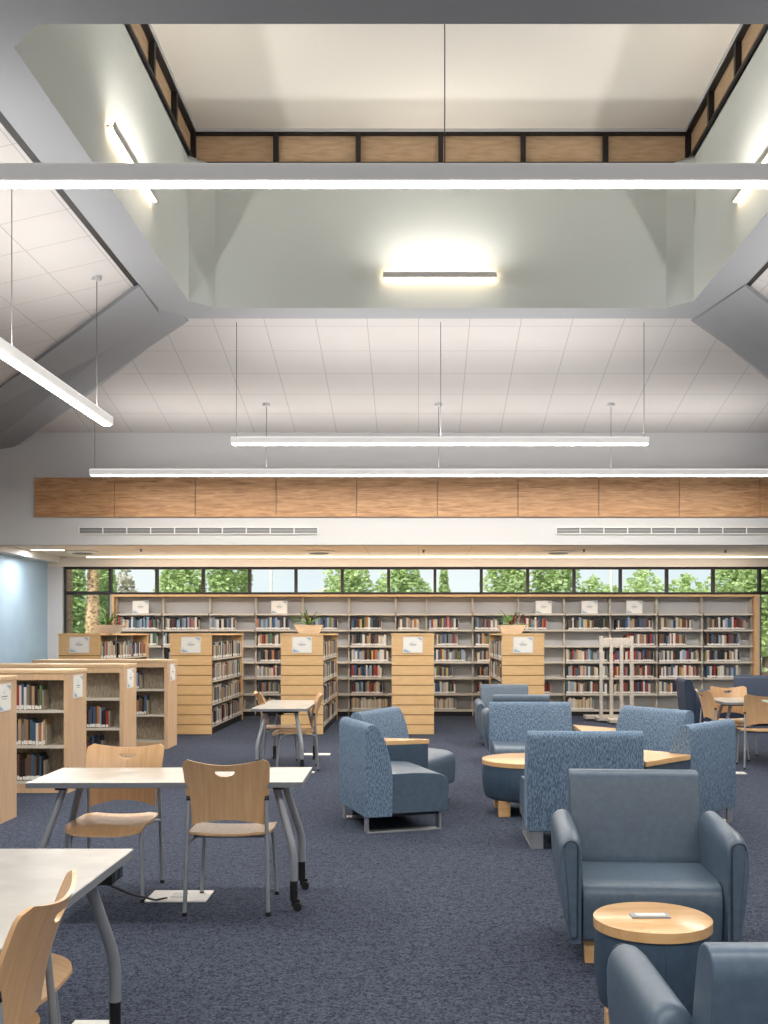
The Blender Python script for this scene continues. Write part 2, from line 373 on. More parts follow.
a = MB(); a.box(-6.4, 7.5, -.032, -.021, -.025, -.008); obj('diffuser', a, M['lens_c'], t)
t = thing('ceiling_light', 'short recessed linear light near the left wall', 'light', (-6.55, 18.4, 3.07))
a = MB(); a.box(-.3, .3, -.06, .06, -.012, 0); obj('frame', a, M['white'], t)
a = MB(); a.box(-.28, .28, -.045, .045, -.02, -.012); obj('diffuser', a, M['lens_c'], t)

# ------------------------------------------------------------------ linear pendants
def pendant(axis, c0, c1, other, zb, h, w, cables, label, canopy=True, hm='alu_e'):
    """axis x or y; c0..c1 extent, cables: list of (pos, ztop)"""
    L = c1-c0
    loc = (c0, other, zb) if axis == 'x' else (other, c0, zb)
    t = thing('pendant_light', label, 'pendant light', loc, 0 if axis == 'x' else PI/2, 'linear pendant lights')
    a = MB(); a.box(0, L, -w/2, -w/2+.008, 0, h); a.box(0, L, w/2-.008, w/2, 0, h); a.box(0, L, -w/2, w/2, h-.008, h); a.box(0, L, -w/2, -w*.29, 0, .006); a.box(0, L, w*.29, w/2, 0, .006)
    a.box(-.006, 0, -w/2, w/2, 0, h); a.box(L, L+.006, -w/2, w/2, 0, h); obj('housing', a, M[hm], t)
    a = MB(); a.box(.002, L-.002, -w*.29, w*.29, -.008, .03); obj('diffuser', a, M['lens'], t)
    for pos, zt in cables:
        a = MB(); a.tube([(pos-c0, 0, h), (pos-c0, 0, zt-zb)], .004, 6); cb = obj('cable', a, M['cable'], t)
        if canopy: a = MB(); a.lathe([(.001, zt-zb-.035), (.05, zt-zb-.03), (.055, zt-zb+.01)], (pos-c0, 0, 0), 14); obj('canopy', a, M['alu'], cb, smooth=True)
    return t
def zsl(y): return ZR-.228*(y-OY1)
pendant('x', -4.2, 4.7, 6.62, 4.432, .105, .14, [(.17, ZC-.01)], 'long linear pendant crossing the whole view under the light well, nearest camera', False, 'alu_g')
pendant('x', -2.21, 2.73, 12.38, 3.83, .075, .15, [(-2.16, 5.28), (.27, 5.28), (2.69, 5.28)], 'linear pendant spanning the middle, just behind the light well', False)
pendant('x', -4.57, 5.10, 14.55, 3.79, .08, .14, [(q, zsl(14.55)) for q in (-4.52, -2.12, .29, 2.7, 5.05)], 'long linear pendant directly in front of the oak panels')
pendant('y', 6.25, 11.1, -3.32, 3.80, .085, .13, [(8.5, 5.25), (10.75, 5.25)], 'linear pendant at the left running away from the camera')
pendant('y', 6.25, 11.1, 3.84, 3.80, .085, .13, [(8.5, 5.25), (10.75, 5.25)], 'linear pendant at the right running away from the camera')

def wall_light(loc, rotz, L, label):
    t = thing('wall_light', label, 'wall light', loc, rotz, 'linear wall lights in the well')
    a = MB(); a.box(-L/2, L/2, -.075, -.055, -.03, .03); a.box(-L/2, L/2, -.055, 0, -.008, .008); obj('housing', a, M['alu'], t)
    a = MB(); a.box(-L/2+.01, L/2-.01, -.055, -.02, .009, .03); a.box(-L/2+.01, L/2-.01, -.055, -.02, -.03, -.009); obj('diffuser', a, M['lens_w'], t)
wall_light((.25, IY1, 5.66), 0, 1.3, 'linear wall light on the far side of the light well')
wall_light((IX0, 9.3, 5.76), PI/2, 1.45, 'linear wall light on the left side of the light well')
wall_light((IX1, 9.3, 5.76), -PI/2, 1.45, 'linear wall light on the right side of the light well')

# ------------------------------------------------------------------ signs (paper in a clear holder)
def sign_mesh(w=.31, h=.25):
    m = MB(); m.box(-w/2, w/2, -.006, 0, 0, h); return m
def add_sign(parent, loc, rotz, w=.31, h=.25):
    s = obj('sign_holder', sign_mesh(w, h), M['white'], parent, loc=loc, rotz=rotz)
    p = MB(); p.box(-w/2+.012, w/2-.012, -.0075, -.006, .012, h-.012); obj('paper', p, M['paper'], s)
    q = MB()
    q.box(-.06, .06, -.009, -.0075, h*.52, h*.56); q.box(-.045, .045, -.009, -.0075, h*.44, h*.465); obj('lettering', q, M['ink'], s)
    for P_ in ([(-w/2+.014, .014), (-w/2+.12, .014), (-w/2+.09, .03), (-w/2+.014, .06)], [(w/2-.014, h-.014), (w/2-.1, h-.014), (w/2-.07, h-.03), (w/2-.014, h-.055)]):
        q = MB(); q.prism(fillet2(P_, .01), -.009, -.0075, 'y'); obj('border_art', q, M['ink2'], s)
    return s

# ------------------------------------------------------------------ books (collected, then split into individuals and one mass)
PAL = [('navy', (36, 44, 66)), ('blue', (62, 86, 118)), ('pale blue', (140, 160, 180)), ('black', (28, 28, 31)), ('white', (212, 206, 196)),
       ('cream', (196, 182, 156)), ('grey', (122, 122, 122)), ('red', (146, 46, 42)), ('maroon', (92, 42, 42)), ('orange', (176, 112, 66)),
       ('brown', (98, 74, 56)), ('tan', (170, 140, 106)), ('green', (88, 116, 74)), ('teal', (62, 94, 98)), ('pink', (172, 124, 122)), ('yellow', (194, 172, 104))]
BM = [mat('book_'+n.replace(' ', '_'), c, .55) for n, c in PAL]
M['page'] = mat('book_pages', (226, 216, 196), .8); M['sticker'] = mat('call_number_label', (232, 230, 224), .7)
WMIX = [9, 8, 5, 13, 11, 9, 9, 5, 5, 3, 11, 9, 2, 3, 1, 2]
books = []                          # dict(loc, rot, size(w,d,h), col, label, group)
def pick(r, mix=None): return r.choices(range(len(PAL)), mix or WMIX)[0]
def fill_row(r, x0, x1, zs, frm, where, group, wr=(.022, .04), hr=(.19, .26), mix=None, dr=(.15, .2), lean_last=True):
    """frm: Matrix of the shelf front (x along the row, y into the shelf)"""
    x = x0; i = 0
    while True:
        w = r.uniform(*wr)
        if x+w > x1: break
        i += 1; h = r.uniform(*hr); c = pick(r, mix); d = r.uniform(*dr)
        books.append(dict(M=frm, x=x+w/2, w=w-.0015, d=d, h=h, z=zs, col=c, lean=0, lab=(PAL[c][0], i, where), group=group, inset=r.uniform(.0, .015)))
        x += w
    return x
def book_mesh(c):
    m = MB()
    m.box(-.5, .5, 0, .06, 0, 1)                       # spine
    m.box(-.5, -.42, .06, 1, 0, 1); m.box(.42, .5, .06, 1, 0, 1)   # covers
    m.box(-.42, .42, .06, .97, .02, .97, 1)            # page block
    m.box(-.46, .46, -.012, 0, .05, .2, 2)             # call number label
    bmesh.ops.recalc_face_normals(m.bm, faces=m.bm.faces[:])
    me = D.meshes.new('book'); m.bm.to_mesh(me); m.bm.free()
    for mt in (BM[c], M['page'], M['sticker']): me.materials.append(mt)
    return me
BME = [book_mesh(c) for c in range(len(PAL))]

# ------------------------------------------------------------------ back wall shelving
BAYX = [-5.806, -4.899, -3.999, -3.119, -2.220, -1.330, -.431, .163, 1.052, 1.933, 2.813, 3.693, 4.592, 5.463, 6.420]
SHZ = [1.957, 1.650, 1.344, 1.037, .730, .423, .116]
YF, YK = 19.9, 20.19
for i, (a, b) in enumerate(zip(BAYX, BAYX[1:])):
    t = thing('shelving_unit', 'putty steel shelving bay on the back wall, %s from left' % ORD[i+1], 'shelving', ((a+b)/2, YF, 0), group='back wall shelving bays')
    w = (b-a)/2
    m = MB(); m.box(-w+.012, w-.012, .27, .285, .08, 2.28); obj('back_panel', m, M['wallback'], t)
    m = MB()
    m.box(-w+.002, -w+.014, .1, .285, 0, 2.28); obj('upright', m, M['steel_shelf'], t)
    m = MB(); m.box(w-.014, w-.002, .1, .285, 0, 2.28); obj('upright', m, M['steel_shelf'], t)
    for z in SHZ:
        m = MB(); m.box(-w+.014, w-.014, .0, .27, z-.018, z); m.box(-w+.014, w-.014, -.004, .008, z-.03, z+.004); obj('shelf', m, M['steel_shelf'], t)
        for s in (-1, 1):
            if z < 1.9: continue
            m = MB(); x = s*(w-.019); m.prism([(.02, z), (.27, z), (.27, z+.12), (.2, z+.1)], x-.002, x+.002, 'x'); obj('bracket', m, M['steel_shelf'], t)
    m = MB(); m.box(-w+.014, w-.014, .02, .27, 0, .086); obj('kick_plate', m, M['black'], t)
t = thing('shelf_canopy', 'long light wood canopy board capping the back wall shelving', 'canopy', (0, YF, 0))
m = MB(); m.box(-5.86, 6.52, -.03, .29, 2.285, 2.325); obj('top_board', m, M['birch_end'], t)
m = MB(); m.box(6.43, 6.52, -.02, .29, 0, 2.285); obj('end_panel', m, M['ply'], t)
m = MB(); m.box(-5.86, -5.812, -.02, .29, 0, 2.285); obj('end_panel', m, M['ply'], t)
rb = random.Random(5)
FILL = {1: {0: (.05, .95), 1: (.05, .8), 2: (.0, .6), 3: (.0, .78), 4: (.0, .8), 5: (.04, .72), 6: (.05, .8), 7: (.03, .7), 8: (.02, .66), 9: (.1, .6), 10: (.05, .98), 11: (.08, .93), 12: (.05, .8), 13: (.06, .85)},
        2: {0: (.1, .95), 5: (.04, .86), 7: (.2, .7), 8: (.03, .4), 9: (.0, .3), 10: None, 11: (.3, .95), 12: (.0, .66), 13: (.05, .75)},
        3: {5: (.04, .86), 7: (.15, .85), 10: (.0, .95), 11: (.05, .95), 12: (.0, .92), 13: (.05, .75)},
        4: {5: (.04, .75), 7: (.15, .57), 10: (.0, .95), 11: (.05, .95), 12: (.0, .95), 13: (.05, .78)},
        5: {5: (.04, .76), 7: (.12, .66), 10: (.0, .97), 11: (.05, .9), 12: (.0, .5), 13: None},
        6: {5: (.04, .85), 7: (.12, .66), 10: (.05, .62), 11: None, 12: None, 13: None}}
RED = [2, 3, 1, 4, 6, 4, 4, 16, 6, 3, 4, 3, 1, 1, 1, 1]; BEI = [0, 0, 0, 0, 6, 10, 3, 0, 0, 0, 0, 12, 0, 0, 0, 0]
BLU = [9, 12, 9, 8, 7, 4, 6, 3, 2, 2, 5, 4, 1, 3, 1, 1]
ends = []
for i, (a, b) in enumerate(zip(BAYX, BAYX[1:])):
    for s in range(1, 7):
        f = FILL[s].get(i, (rb.uniform(0, .1), rb.uniform(.4, .85)))
        if f is None: continue
        mix = RED if (i == 11 and s >= 2) else BEI if s == 6 else BLU if s == 1 and i < 10 else None
        L = b-a-.05; x0 = a+.025+L*f[0]; x1 = a+.025+L*f[1]
        e = fill_row(rb, x0, x1, SHZ[s], Matrix.Translation((0, YF, 0)), '%s shelf down, %s bay of back wall' % (ORD[s+1], ORD[i+1]), 'books on the back wall shelves',
                     wr=(.028, .05) if s < 6 else (.018, .03), hr=(.18, .245), mix=mix)
        if f[1] < .97: ends.append((e+.004, SHZ[s], i, s))
m = MB(); m.box(0, .006, .0, .12, 0, .19); m.box(0, .09, .0, .12, 0, .004)
BE = obj('bookend', m, M['steel_shelf']); BE['category'] = 'bookend'; BE['group'] = 'bookends on the back wall shelves'
first = True
for x, z, i, s in ends:
    o = BE if first else BE.copy()
    if not first: COL.objects.link(o)
    first = False
    o.location = (x, YF+.005, z+.001); o['label'] = 'pale steel bookend ending the row, %s shelf down, %s bay of back wall' % (ORD[s+1], ORD[i+1])
# display signs standing on the top shelf
for x, w in ((-5.32, 'above the corner planter'), (-2.66, 'left of the middle planter'), (2.41, 'leftmost of the right-hand three'), (3.29, 'middle of the right-hand three'), (4.15, 'rightmost of the right-hand three')):
    t = thing('shelf_sign', 'white printed sign on the top wall shelf, %s' % w, 'sign', (x, YF+.05, 1.958), group='signs on the top shelf')
    add_sign(t, (0, 0, .0), 0)
    m = MB(); m.box(-.1, .1, 0, .07, 0, .004); obj('stand', m, M['white'], t)

# ------------------------------------------------------------------ tall double-sided book ranges
GY0, GY1, GH = 16.23, 19.15, 1.57
GZ = [.124, .465, .827, 1.173]
def gondola(x0, x1, label, left, right):
    t = thing('bookcase', label, 'bookcase', ((x0+x1)/2, GY0, 0), group='tall bookcase ranges')
    w = (x1-x0)/2; L = GY1-GY0
    m = MB(); m.box(-w, w, .012, .05, 0.0, GH-.02, 1); m.box(-w, w, 0, .012, 1.239, GH-.02)
    for k_ in range(8): m.box(-w, w, 0, .012, k_*.154+.007, (k_+1)*.154-.007)
    ep = obj('end_panel', m, [M['birch_end'], M['groove']], t)
    add_sign(ep, (-.0, -.0, 1.275), 0)
    m = MB(); m.box(-w, w, L-.09, L, 0, GH-.02); obj('end_panel', m, M['birch_end'], t)
    m = MB(); m.box(-w-.01, w+.01, -.01, L+.01, GH-.02, GH+.01); obj('top', m, M['birch_end'], t)
    m = MB(); m.box(-.02, .02, .04, L-.04, .09, GH-.02); obj('back_panel', m, M['steel_back'], t)
    m = MB(); m.box(-w+.009, w-.009, .05, L-.09, 0, .10); obj('kick_plate', m, M['black'], t)
    for s in (-1, 1):
        for z in GZ:
            m = MB(); xa, xb = sorted((s*.02, s*(w-.01))); m.box(xa, xb, .04, L-.04, z-.02, z)
            xa, xb = sorted((s*(w-.022), s*(w-.008))); m.box(xa, xb, .04, L-.04, z-.022, z+.004); obj('shelf', m, M['steel_shelf'], t)
        for f in (L/3, 2*L/3):
            m = MB(); xa, xb = sorted((s*.02, s*(w-.03))); m.box(xa, xb, f-.006, f+.006, .09, GH-.02); obj('divider', m, M['steel_back'], t)
    r = random.Random(int(x0*100))
    for s, on in ((-1, left), (1, right)):
        if not on: continue
        for si, z in enumerate(GZ):
            for q in range(3):
                a = .06+q*(L-.1)/3; b = a+(L-.1)/3*r.uniform(.86, .97)
                if s > 0: F = Matrix.Translation(((x0+x1)/2+w-.005, GY0, 0)) @ Matrix.Rotation(PI/2, 4, 'Z')
                else: F = Matrix.Translation(((x0+x1)/2-w+.005, GY0, 0)) @ Matrix.Rotation(-PI/2, 4, 'Z')
                xa, xb = (a, b) if s > 0 else (-b, -a)
                fill_row(r, xa, xb, z, F, '%s shelf up, %s' % (ORD[si+1], label), 'books on the tall ranges', wr=(.03, .06), hr=(.2, .29), dr=(.15, .2), mix=[5, 5, 4, 7, 14, 14, 9, 3, 4, 3, 9, 12, 1, 2, 1, 2])
    return t
GX = [(-5.61, -4.96), (-3.87, -3.22), (-2.14, -1.48), (-.41, .25), (1.31, 1.97)]
gl = ['tall slatted birch bookcase range, leftmost, behind the low bookcases', 'tall slatted birch bookcase range, second from left', 'tall slatted birch bookcase range with planter, third from left',
      'tall slatted birch bookcase range, fourth from left, without planter', 'tall slatted birch bookcase range, rightmost, behind the lounge chairs']
for i, (a, b) in enumerate(GX): gondola(a, b, gl[i], True, True)

# planters
def planter(x, y, seed, label):
    t = thing('potted_plant', label, 'plant', (x, y, GH+.01), group='planters on the bookcases')
    m = MB()
    def rg(hw, z): return [Vector((sx*hw, sy*hw*.7, z)) for sx, sy in ((-1, -1), (1, -1), (1, 1), (-1, 1))]
    m.loft([rg(.15, 0), rg(.225, .135), rg(.205, .135), rg(.19, .11)], smooth=False); obj('pot', m, M['pot'], t)
    r = random.Random(seed)
    for k_ in range(18):
        an = k_*2.4+r.uniform(-.3, .3); up = r.uniform(.35, 1.25); L = r.uniform(.22, .36); pts = []
        for q in range(6):
            u = q/5; pts.append((u*L*math.cos(up)*(1+.25*u), .11+L*(math.sin(up)*u-.38*u*u*math.cos(up)), .022*math.sin(PI*min(1, .25+u*.75))+.002))
        m = MB(); ring_l = []
        ca, sa = math.cos(an), math.sin(an)
        vs = []
        for rr, z, wd in pts:
            vs.append([m.bm.verts.new((rr*ca-s_*wd*sa, rr*sa+s_*wd*ca, z+abs(s_)*.008)) for s_ in (-1, 0, 1)])
        for A, B in zip(vs, vs[1:]):
            for q in range(2): m.bm.faces.new((A[q], A[q+1], B[q+1], B[q]))
        obj('leaf', m, M['plantr'] if k_ % 5 == 0 else M['plant'], t, smooth=True, sharp=0)
planter(-4.98, 16.75, 1, 'spiky green plant in blond wood planter on the leftmost tall bookcase')
planter(-1.75, 16.7, 2, 'spiky green plant in blond wood planter on the third tall bookcase')
planter(1.50, 16.7, 3, 'spiky green plant in blond wood planter on the rightmost tall bookcase')

# ------------------------------------------------------------------ low bookcases at the left
LH = 1.215
def low_case(yn, label, short, x0=-5.4, x1=-3.45, rows=(), depth=.56):
    t = thing('low_bookcase', label, 'bookcase', (x1, yn, 0), group='low bookcases')
    L = x1-x0
    m = MB(); m.box(-.045, 0, 0, depth, 0.0, LH-.035); ep = obj('end_panel', m, M['maple_low'], t)
    add_sign(ep, (0.0005, depth*.5, .925), PI/2, .28, .23)
    m = MB(); m.box(-L, -L+.045, 0, depth, 0, LH-.035); obj('end_panel', m, M['maple_low'], t)
    m = MB(); m.box(-L-.008, .008, -.008, depth+.008, LH-.035, LH); obj('top', m, M['maple_top'], t, bevel=.004)
    m = MB(); m.box(-L+.045, -.045, .0, .02, LH-.10, LH-.035); obj('top_rail', m, M['maple_low'], t)
    m = MB(); m.box(-L+.045, -.045, .01, .03, 0.0, .095); obj('kick_board', m, M['maple_low'], t)
    m = MB(); m.box(-L/2-.03, -L/2+.03, 0, depth/2-.01, .095, LH-.1); obj('divider', m, M['maple_low'], t)
    m = MB(); m.box(-L+.045, -.045, depth/2-.01, depth/2+.01, .02, LH-.035); obj('back_panel', m, M['steel_back'], t)
    for z in (.115, .465, .815):
        m = MB(); m.box(-L+.045, -.045, .012, depth/2-.01, z-.02, z); m.box(-L+.045, -.045, .008, .02, z-.025, z+.005); obj('shelf', m, M['steel_shelf'], t)
    m = MB(); m.box(-L+.045, -.045, depth/2+.01, depth, .02, LH-.05); obj('rear_body', m, M['maple_low'], t)
    r = random.Random(int(yn*10))
    for s, (a, b) in rows:
        if b <= a: continue
        e = fill_row(r, a, b, (.815, .465, .115)[s], Matrix.Translation((0, yn+.02, 0)), '%s shelf of the %s' % (('top', 'middle', 'bottom')[s], short), 'books in the low bookcases',
                 wr=(.016, .032), hr=(.2, .265), dr=(.16, .2), mix=[14, 8, 5, 14, 6, 4, 4, 4, 2, 4, 8, 5, 2, 2, 1, 1])
        m = MB(); m.box(0, .008, 0, .16, 0, .2); m.box(0, .14, .0, .16, 0, .004)
        o = obj('bookend', m, M['steel_back'], loc=(e+.006, yn+.03, (.815, .465, .115)[s]+.001))
        tag(o, 'putty steel bookend on the %s shelf of the %s' % (('top', 'middle', 'bottom')[s], short), 'bookend', 'bookends in the low bookcases')
    return t
low_case(8.38, 'low maple bookcase nearest the camera, cut by the left edge', 'nearest low bookcase')
low_case(10.26, 'low maple bookcase, second from camera, three shelves of books', 'second low bookcase', rows=((0, (-4.08, -3.71)), (1, (-4.08, -3.68)), (2, (-4.08, -3.70))))
low_case(12.18, 'low maple bookcase, third from camera, its top shelf empty', 'third low bookcase', rows=((1, (-4.02, -3.62)), (2, (-4.02, -3.70))))
low_case(14.2, 'low maple bookcase farthest from the camera, almost empty', 'farthest low bookcase', -5.26, -3.42, rows=((0, (-4.02, -3.80)), (1, (-4.02, -3.70))))

# ------------------------------------------------------------------ tables
def table(name, label, loc, rotz, w, d, legs='ends'):
    t = thing(name, label, 'table', loc, rotz, 'white reading tables'); H = .74
    m = MB(); m.prism(fillet2([(-w/2, -d/2), (w/2, -d/2), (w/2, d/2), (-w/2, d/2)], .012), H-.025, H)
    top = obj('tabletop', m, M['lam'], t)
    m = MB(); e = .0025
    P = fillet2([(-w/2-e, -d/2-e), (w/2+e, -d/2-e), (w/2+e, d/2+e), (-w/2-e, d/2+e)], .014); Q = fillet2([(-w/2, -d/2), (w/2, -d/2), (w/2, d/2), (-w/2, d/2)], .012)
    m.loft([[Vector((*p, H-.001)) for p in Q], [Vector((*p, H-.002)) for p in P], [Vector((*p, H-.03)) for p in P], [Vector((*p, H-.03)) for p in Q]], cap=False, smooth=False)
    obj('edge_band', m, M['lamedge'], top)
    m = MB(); m.box(-w/2+.12, w/2-.12, -.03, .03, H-.075, H-.03)
    for s in (-1, 1): m.box(s*(w/2-.15)-.03, s*(w/2-.15)+.03, -.2, .2, H-.06, H-.03)
    obj('under_frame', m, M['black'], t)
    for sx in (-1, 1):
        for sy in (-1, 1):
            xt, xf = sx*(w/2-.17), sx*(w/2-.055); yt, yf = sy*min(.165, d/2-.1), sy*min(.25, d/2-.045)
            m = MB(); m.tube(fillet([(xt, yt, H-.03), (xf, yf, .33), (xf, yf, .17)], .09), .0225, 12)
            lg = obj('leg', m, M['silver'], t, smooth=True)
            if sx > 0:
                m = MB(); m.tube([(xf, yf, .175), (xf, yf, .055)], .022, 12); obj('foot_sleeve', m, M['black'], lg, smooth=True)
                m = MB()
                for q in (-.016, .016): m.tube([(xf+.022, yf+q-.009, .024), (xf+.022, yf+q+.009, .024)], .024, 14)
                m.box(xf-.012, xf+.035, yf-.008, yf+.008, .025, .065); obj('caster', m, M['black'], lg, smooth=True)
            else:
                m = MB(); m.tube([(xf, yf, .175), (xf, yf, .0)], .019, 12, rad=[.0225, .019]); obj('foot_sleeve', m, M['black'], lg, smooth=True)
    return t
tA = table('reading_table', 'white reading table with two birch chairs, left of centre', (-1.425, 6.14, 0), math.radians(1.2), 1.54, .655)
tC = table('reading_table', 'white reading table in the near left corner, cut by the frame', (-1.405, 3.26, 0), PI/2, 1.52, .61)
tB = table('reading_table', 'small-looking white table in front of the middle tall bookcase', (-1.545, 12.31, 0), PI/2, 1.52, .62)
tD = table('reading_table', 'white table with birch chairs at the right edge', (4.29, 13.12, 0), 0, 1.12, .98)

def power_box(loc, label, rz=0):
    t = thing('power_box', label, 'power box', loc, rz)
    m = MB(); m.box(-.045, .045, -.07, .07, -.055, 0); obj('housing', m, M['black'], t, bevel=.004)
    m = MB()
    for q in (-.03, .03): m.box(.045, .047, q-.014, q+.014, -.042, -.014)
    obj('socket', m, M['piping'], t)
    return t
pb = power_box((-1.16, 3.86, .708), 'black power outlet box under the nearest white table')
m = MB(); m.tube([Vector(p)-pb.location for p in fillet([(-1.18, 3.9, .64), (-1.33, 4.8, .37), (-1.53, 6.06, .02), (-1.48, 6.13, .014)], .3, 8)], .006, 8)
obj('power_cord', m, M['black'], pb, smooth=True, label='thin black power cord')
def floor_plate(loc, w, d, label):
    t = thing('floor_plate', label, 'floor outlet', loc, 0, 'white floor outlet plates')
    m = MB(); m.box(-w/2, w/2, -d/2, d/2, 0, .012); obj('plate', m, M['white'], t, bevel=.004)
    m = MB(); m.box(-w*.12, w*.12, -d*.2, d*.2, .012, .016); obj('lid', m, M['alu'], t)
floor_plate((-1.42, 6.2, .001), .36, .25, 'white floor power plate under the table left of centre')
floor_plate((-1.30, 4.05, .001), .17, .3, 'white floor plate at the bottom left edge')
floor_plate((-1.32, 13.5, .001), .36, .2, 'white floor plate behind the table by the tall bookcase')
floor_plate((-1.215, 11.75, .001), .09, .12, 'small white floor outlet beside the farther table chair')
floor_plate((3.62, 11.7, .001), .12, .14, 'small white floor outlet left of the right edge chair')

# ------------------------------------------------------------------ birch chairs
def shell_back():
    NX, NZ = 24, 26; z0, z1 = .495, .875
    def hw(z):
        if z < .645: return .203+(z-.5)*.03
        if z < .665: return .207+(z-.645)/.02*.026
        return .233+(z-.665)*.05
    def P(u, v, off):
        x = (u*2-1)
        zt = z1-.028*(1-abs(x)**1.8)*1.0; zb = z0+.035*(1-x*x)
        z = zb+(zt-zb)*v
        # rounded top corners
        h = hw(z)
        c = .035; dz = (zt - z)
        if dz < c: h -= c-math.sqrt(max(0, c*c-(c-dz)**2))
        xx = x*h
        s = (z-.5)/.375
        y = -.215-.035*s-.075*s*s + 1.05*(xx*xx) - off
        return Vector((xx, y, z))
    m = MB(); g = []
    for off in (0, .013):
        g.append([[m.bm.verts.new(P(i/NX, j/NZ, off)) for i in range(NX+1)] for j in range(NZ+1)])
    for k_, G in enumerate(g):
        for j in range(NZ):
            for i in range(NX):
                q = (G[j][i], G[j][i+1], G[j+1][i+1], G[j+1][i]); m.bm.faces.new(q if k_ == 0 else q[::-1])
    A, B = g
    for j in range(NZ):
        for i in (0, NX): m.bm.faces.new((A[j][i], A[j+1][i], B[j+1][i], B[j][i]))
    for i in range(NX):
        for j in (0, NZ): m.bm.faces.new((A[j][i], A[j][i+1], B[j][i+1], B[j][i]))
    bmesh.ops.recalc_face_normals(m.bm, faces=m.bm.faces[:])
    me = D.meshes.new('tmp'); m.bm.to_mesh(me); m.bm.free()
    o = D.objects.new('tmp', me); COL.objects.link(o)
    c = MB(); poly = [(-.055, .808)] + [(.055*math.cos(a), .808-.028*math.sin(a)) for a in [PI-PI*q/10 for q in range(1, 10)]] + [(.055, .808)]
    poly += [(.05, .812), (-.05, .812)]
    c.prism(poly, -.5, 0, 'y'); bmesh.ops.recalc_face_normals(c.bm, faces=c.bm.faces[:])
    mc = D.meshes.new('tmpc'); c.bm.to_mesh(mc); c.bm.free(); oc = D.objects.new('tmpc', mc); COL.objects.link(oc)
    b = o.modifiers.new('b', 'BOOLEAN'); b.object = oc; b.operation = 'DIFFERENCE'; b.solver = 'EXACT'
    dg = bpy.context.evaluated_depsgraph_get(); res = D.meshes.new_from_object(o.evaluated_get(dg))
    D.objects.remove(o); D.objects.remove(oc)
    for p in res.polygons: p.use_smooth = True
    res.set_sharp_from_angle(angle=math.radians(38))
    return res
def shell_seat():
    NX, NY = 20, 24
    def P(u, v, off):
        x = u*2-1; y = -.20+.475*v
        h = .225+.012*math.sin(PI*v)
        c = .06
        for dd in (y+.20, .275-y):
            if dd < c: h -= c-math.sqrt(max(0, c*c-(c-dd)**2))
        z = .440+.010*abs(x)**2.5
        if v > .72: z -= .038*((v-.72)/.28)**2
        if v < .25: z += .006*((.25-v)/.25)**2
        return Vector((x*h, y, z-off))
    m = MB(); g = []
    for off in (0, .013): g.append([[m.bm.verts.new(P(i/NX, j/NY, off)) for i in range(NX+1)] for j in range(NY+1)])
    for k_, G in enumerate(g):
        for j in range(NY):
            for i in range(NX): m.bm.faces.new((G[j][i], G[j][i+1], G[j+1][i+1], G[j+1][i]))
    A, B = g
    for j in range(NY):
        for i in (0, NX): m.bm.faces.new((A[j][i], A[j+1][i], B[j+1][i], B[j][i]))
    for i in range(NX):
        for j in (0, NY): m.bm.faces.new((A[j][i], A[j][i+1], B[j][i+1], B[j][i]))
    return m
def make_chair(label, loc, rz):
    t = thing('birch_chair', label, 'chair', loc, rz, 'birch plywood chairs')
    me = shell_back(); me.name = 'backrest'
    me.materials.clear(); me.materials.append(M['ply']); o = D.objects.new('backrest', me); COL.objects.link(o); o.parent = t
    obj('seat', shell_seat(), M['ply'], t, smooth=True, sharp=50)
    for s in (-1, 1):
        m = MB(); m.tube(fillet([(s*.232, -.245, .012), (s*.222, -.222, .44), (s*.219, -.203, .65)], .1), .0115, 10)
        l = obj('leg', m, M['silver'], t, smooth=True)
        m = MB(); m.tube([(s*.232, -.245, 0), (s*.232, -.245, .02)], .014, 10); obj('glide', m, M['black'], l, smooth=True)
        m = MB(); m.tube([(s*.2192, -.204, .636), (s*.2188, -.2, .661)], .0128, 10); obj('bracket', m, M['black'], l)
        m = MB(); m.tube(fillet([(s*.225, .225, .012), (s*.205, .19, .395), (s*.18, .05, .418), (s*.205, -.15, .412), (s*.222, -.225, .40)], .05), .0105, 10)
        l = obj('leg', m, M['silver'], t, smooth=True)
        m = MB(); m.tube([(s*.225, .225, 0), (s*.225, .225, .02)], .0135, 10); obj('glide', m, M['black'], l, smooth=True)
    m = MB()
    for y in (.14, -.1): m.tube([(-.19, y, .415), (.19, y, .415)], .009, 8)
    obj('seat_support', m, M['silver'], t, smooth=True)
    return t
R = math.radians
c0 = make_chair('birch chair with its back to the camera at the table left of centre', (-1.072, 6.04, 0), R(1))
for loc, rz, lab in (((-1.84, 6.31), R(181), 'birch chair facing the camera behind the table left of centre'),
                     ((-1.285, 2.84), R(94), 'birch chair in the bottom left corner, nearest the camera'),
                     ((-1.47, 3.43), R(-90), 'birch chair pushed under the near table, only its seat corner showing'),
                     ((-1.42, 12.12), R(98), 'birch chair on the right side of the farther left table'),
                     ((-1.66, 12.62), R(-75), 'birch chair on the left side of the farther left table'),
                     ((4.05, 12.3), R(-6), 'birch chair with its back to the camera at the right edge'),
                     ((4.14, 13.62), R(180), 'birch chair facing the camera behind the right edge table'),
                     ((3.84, 13.05), R(-84), 'birch chair seen edge-on at the left side of the right table')):
    dup(c0, (*loc, 0), rz, lab)

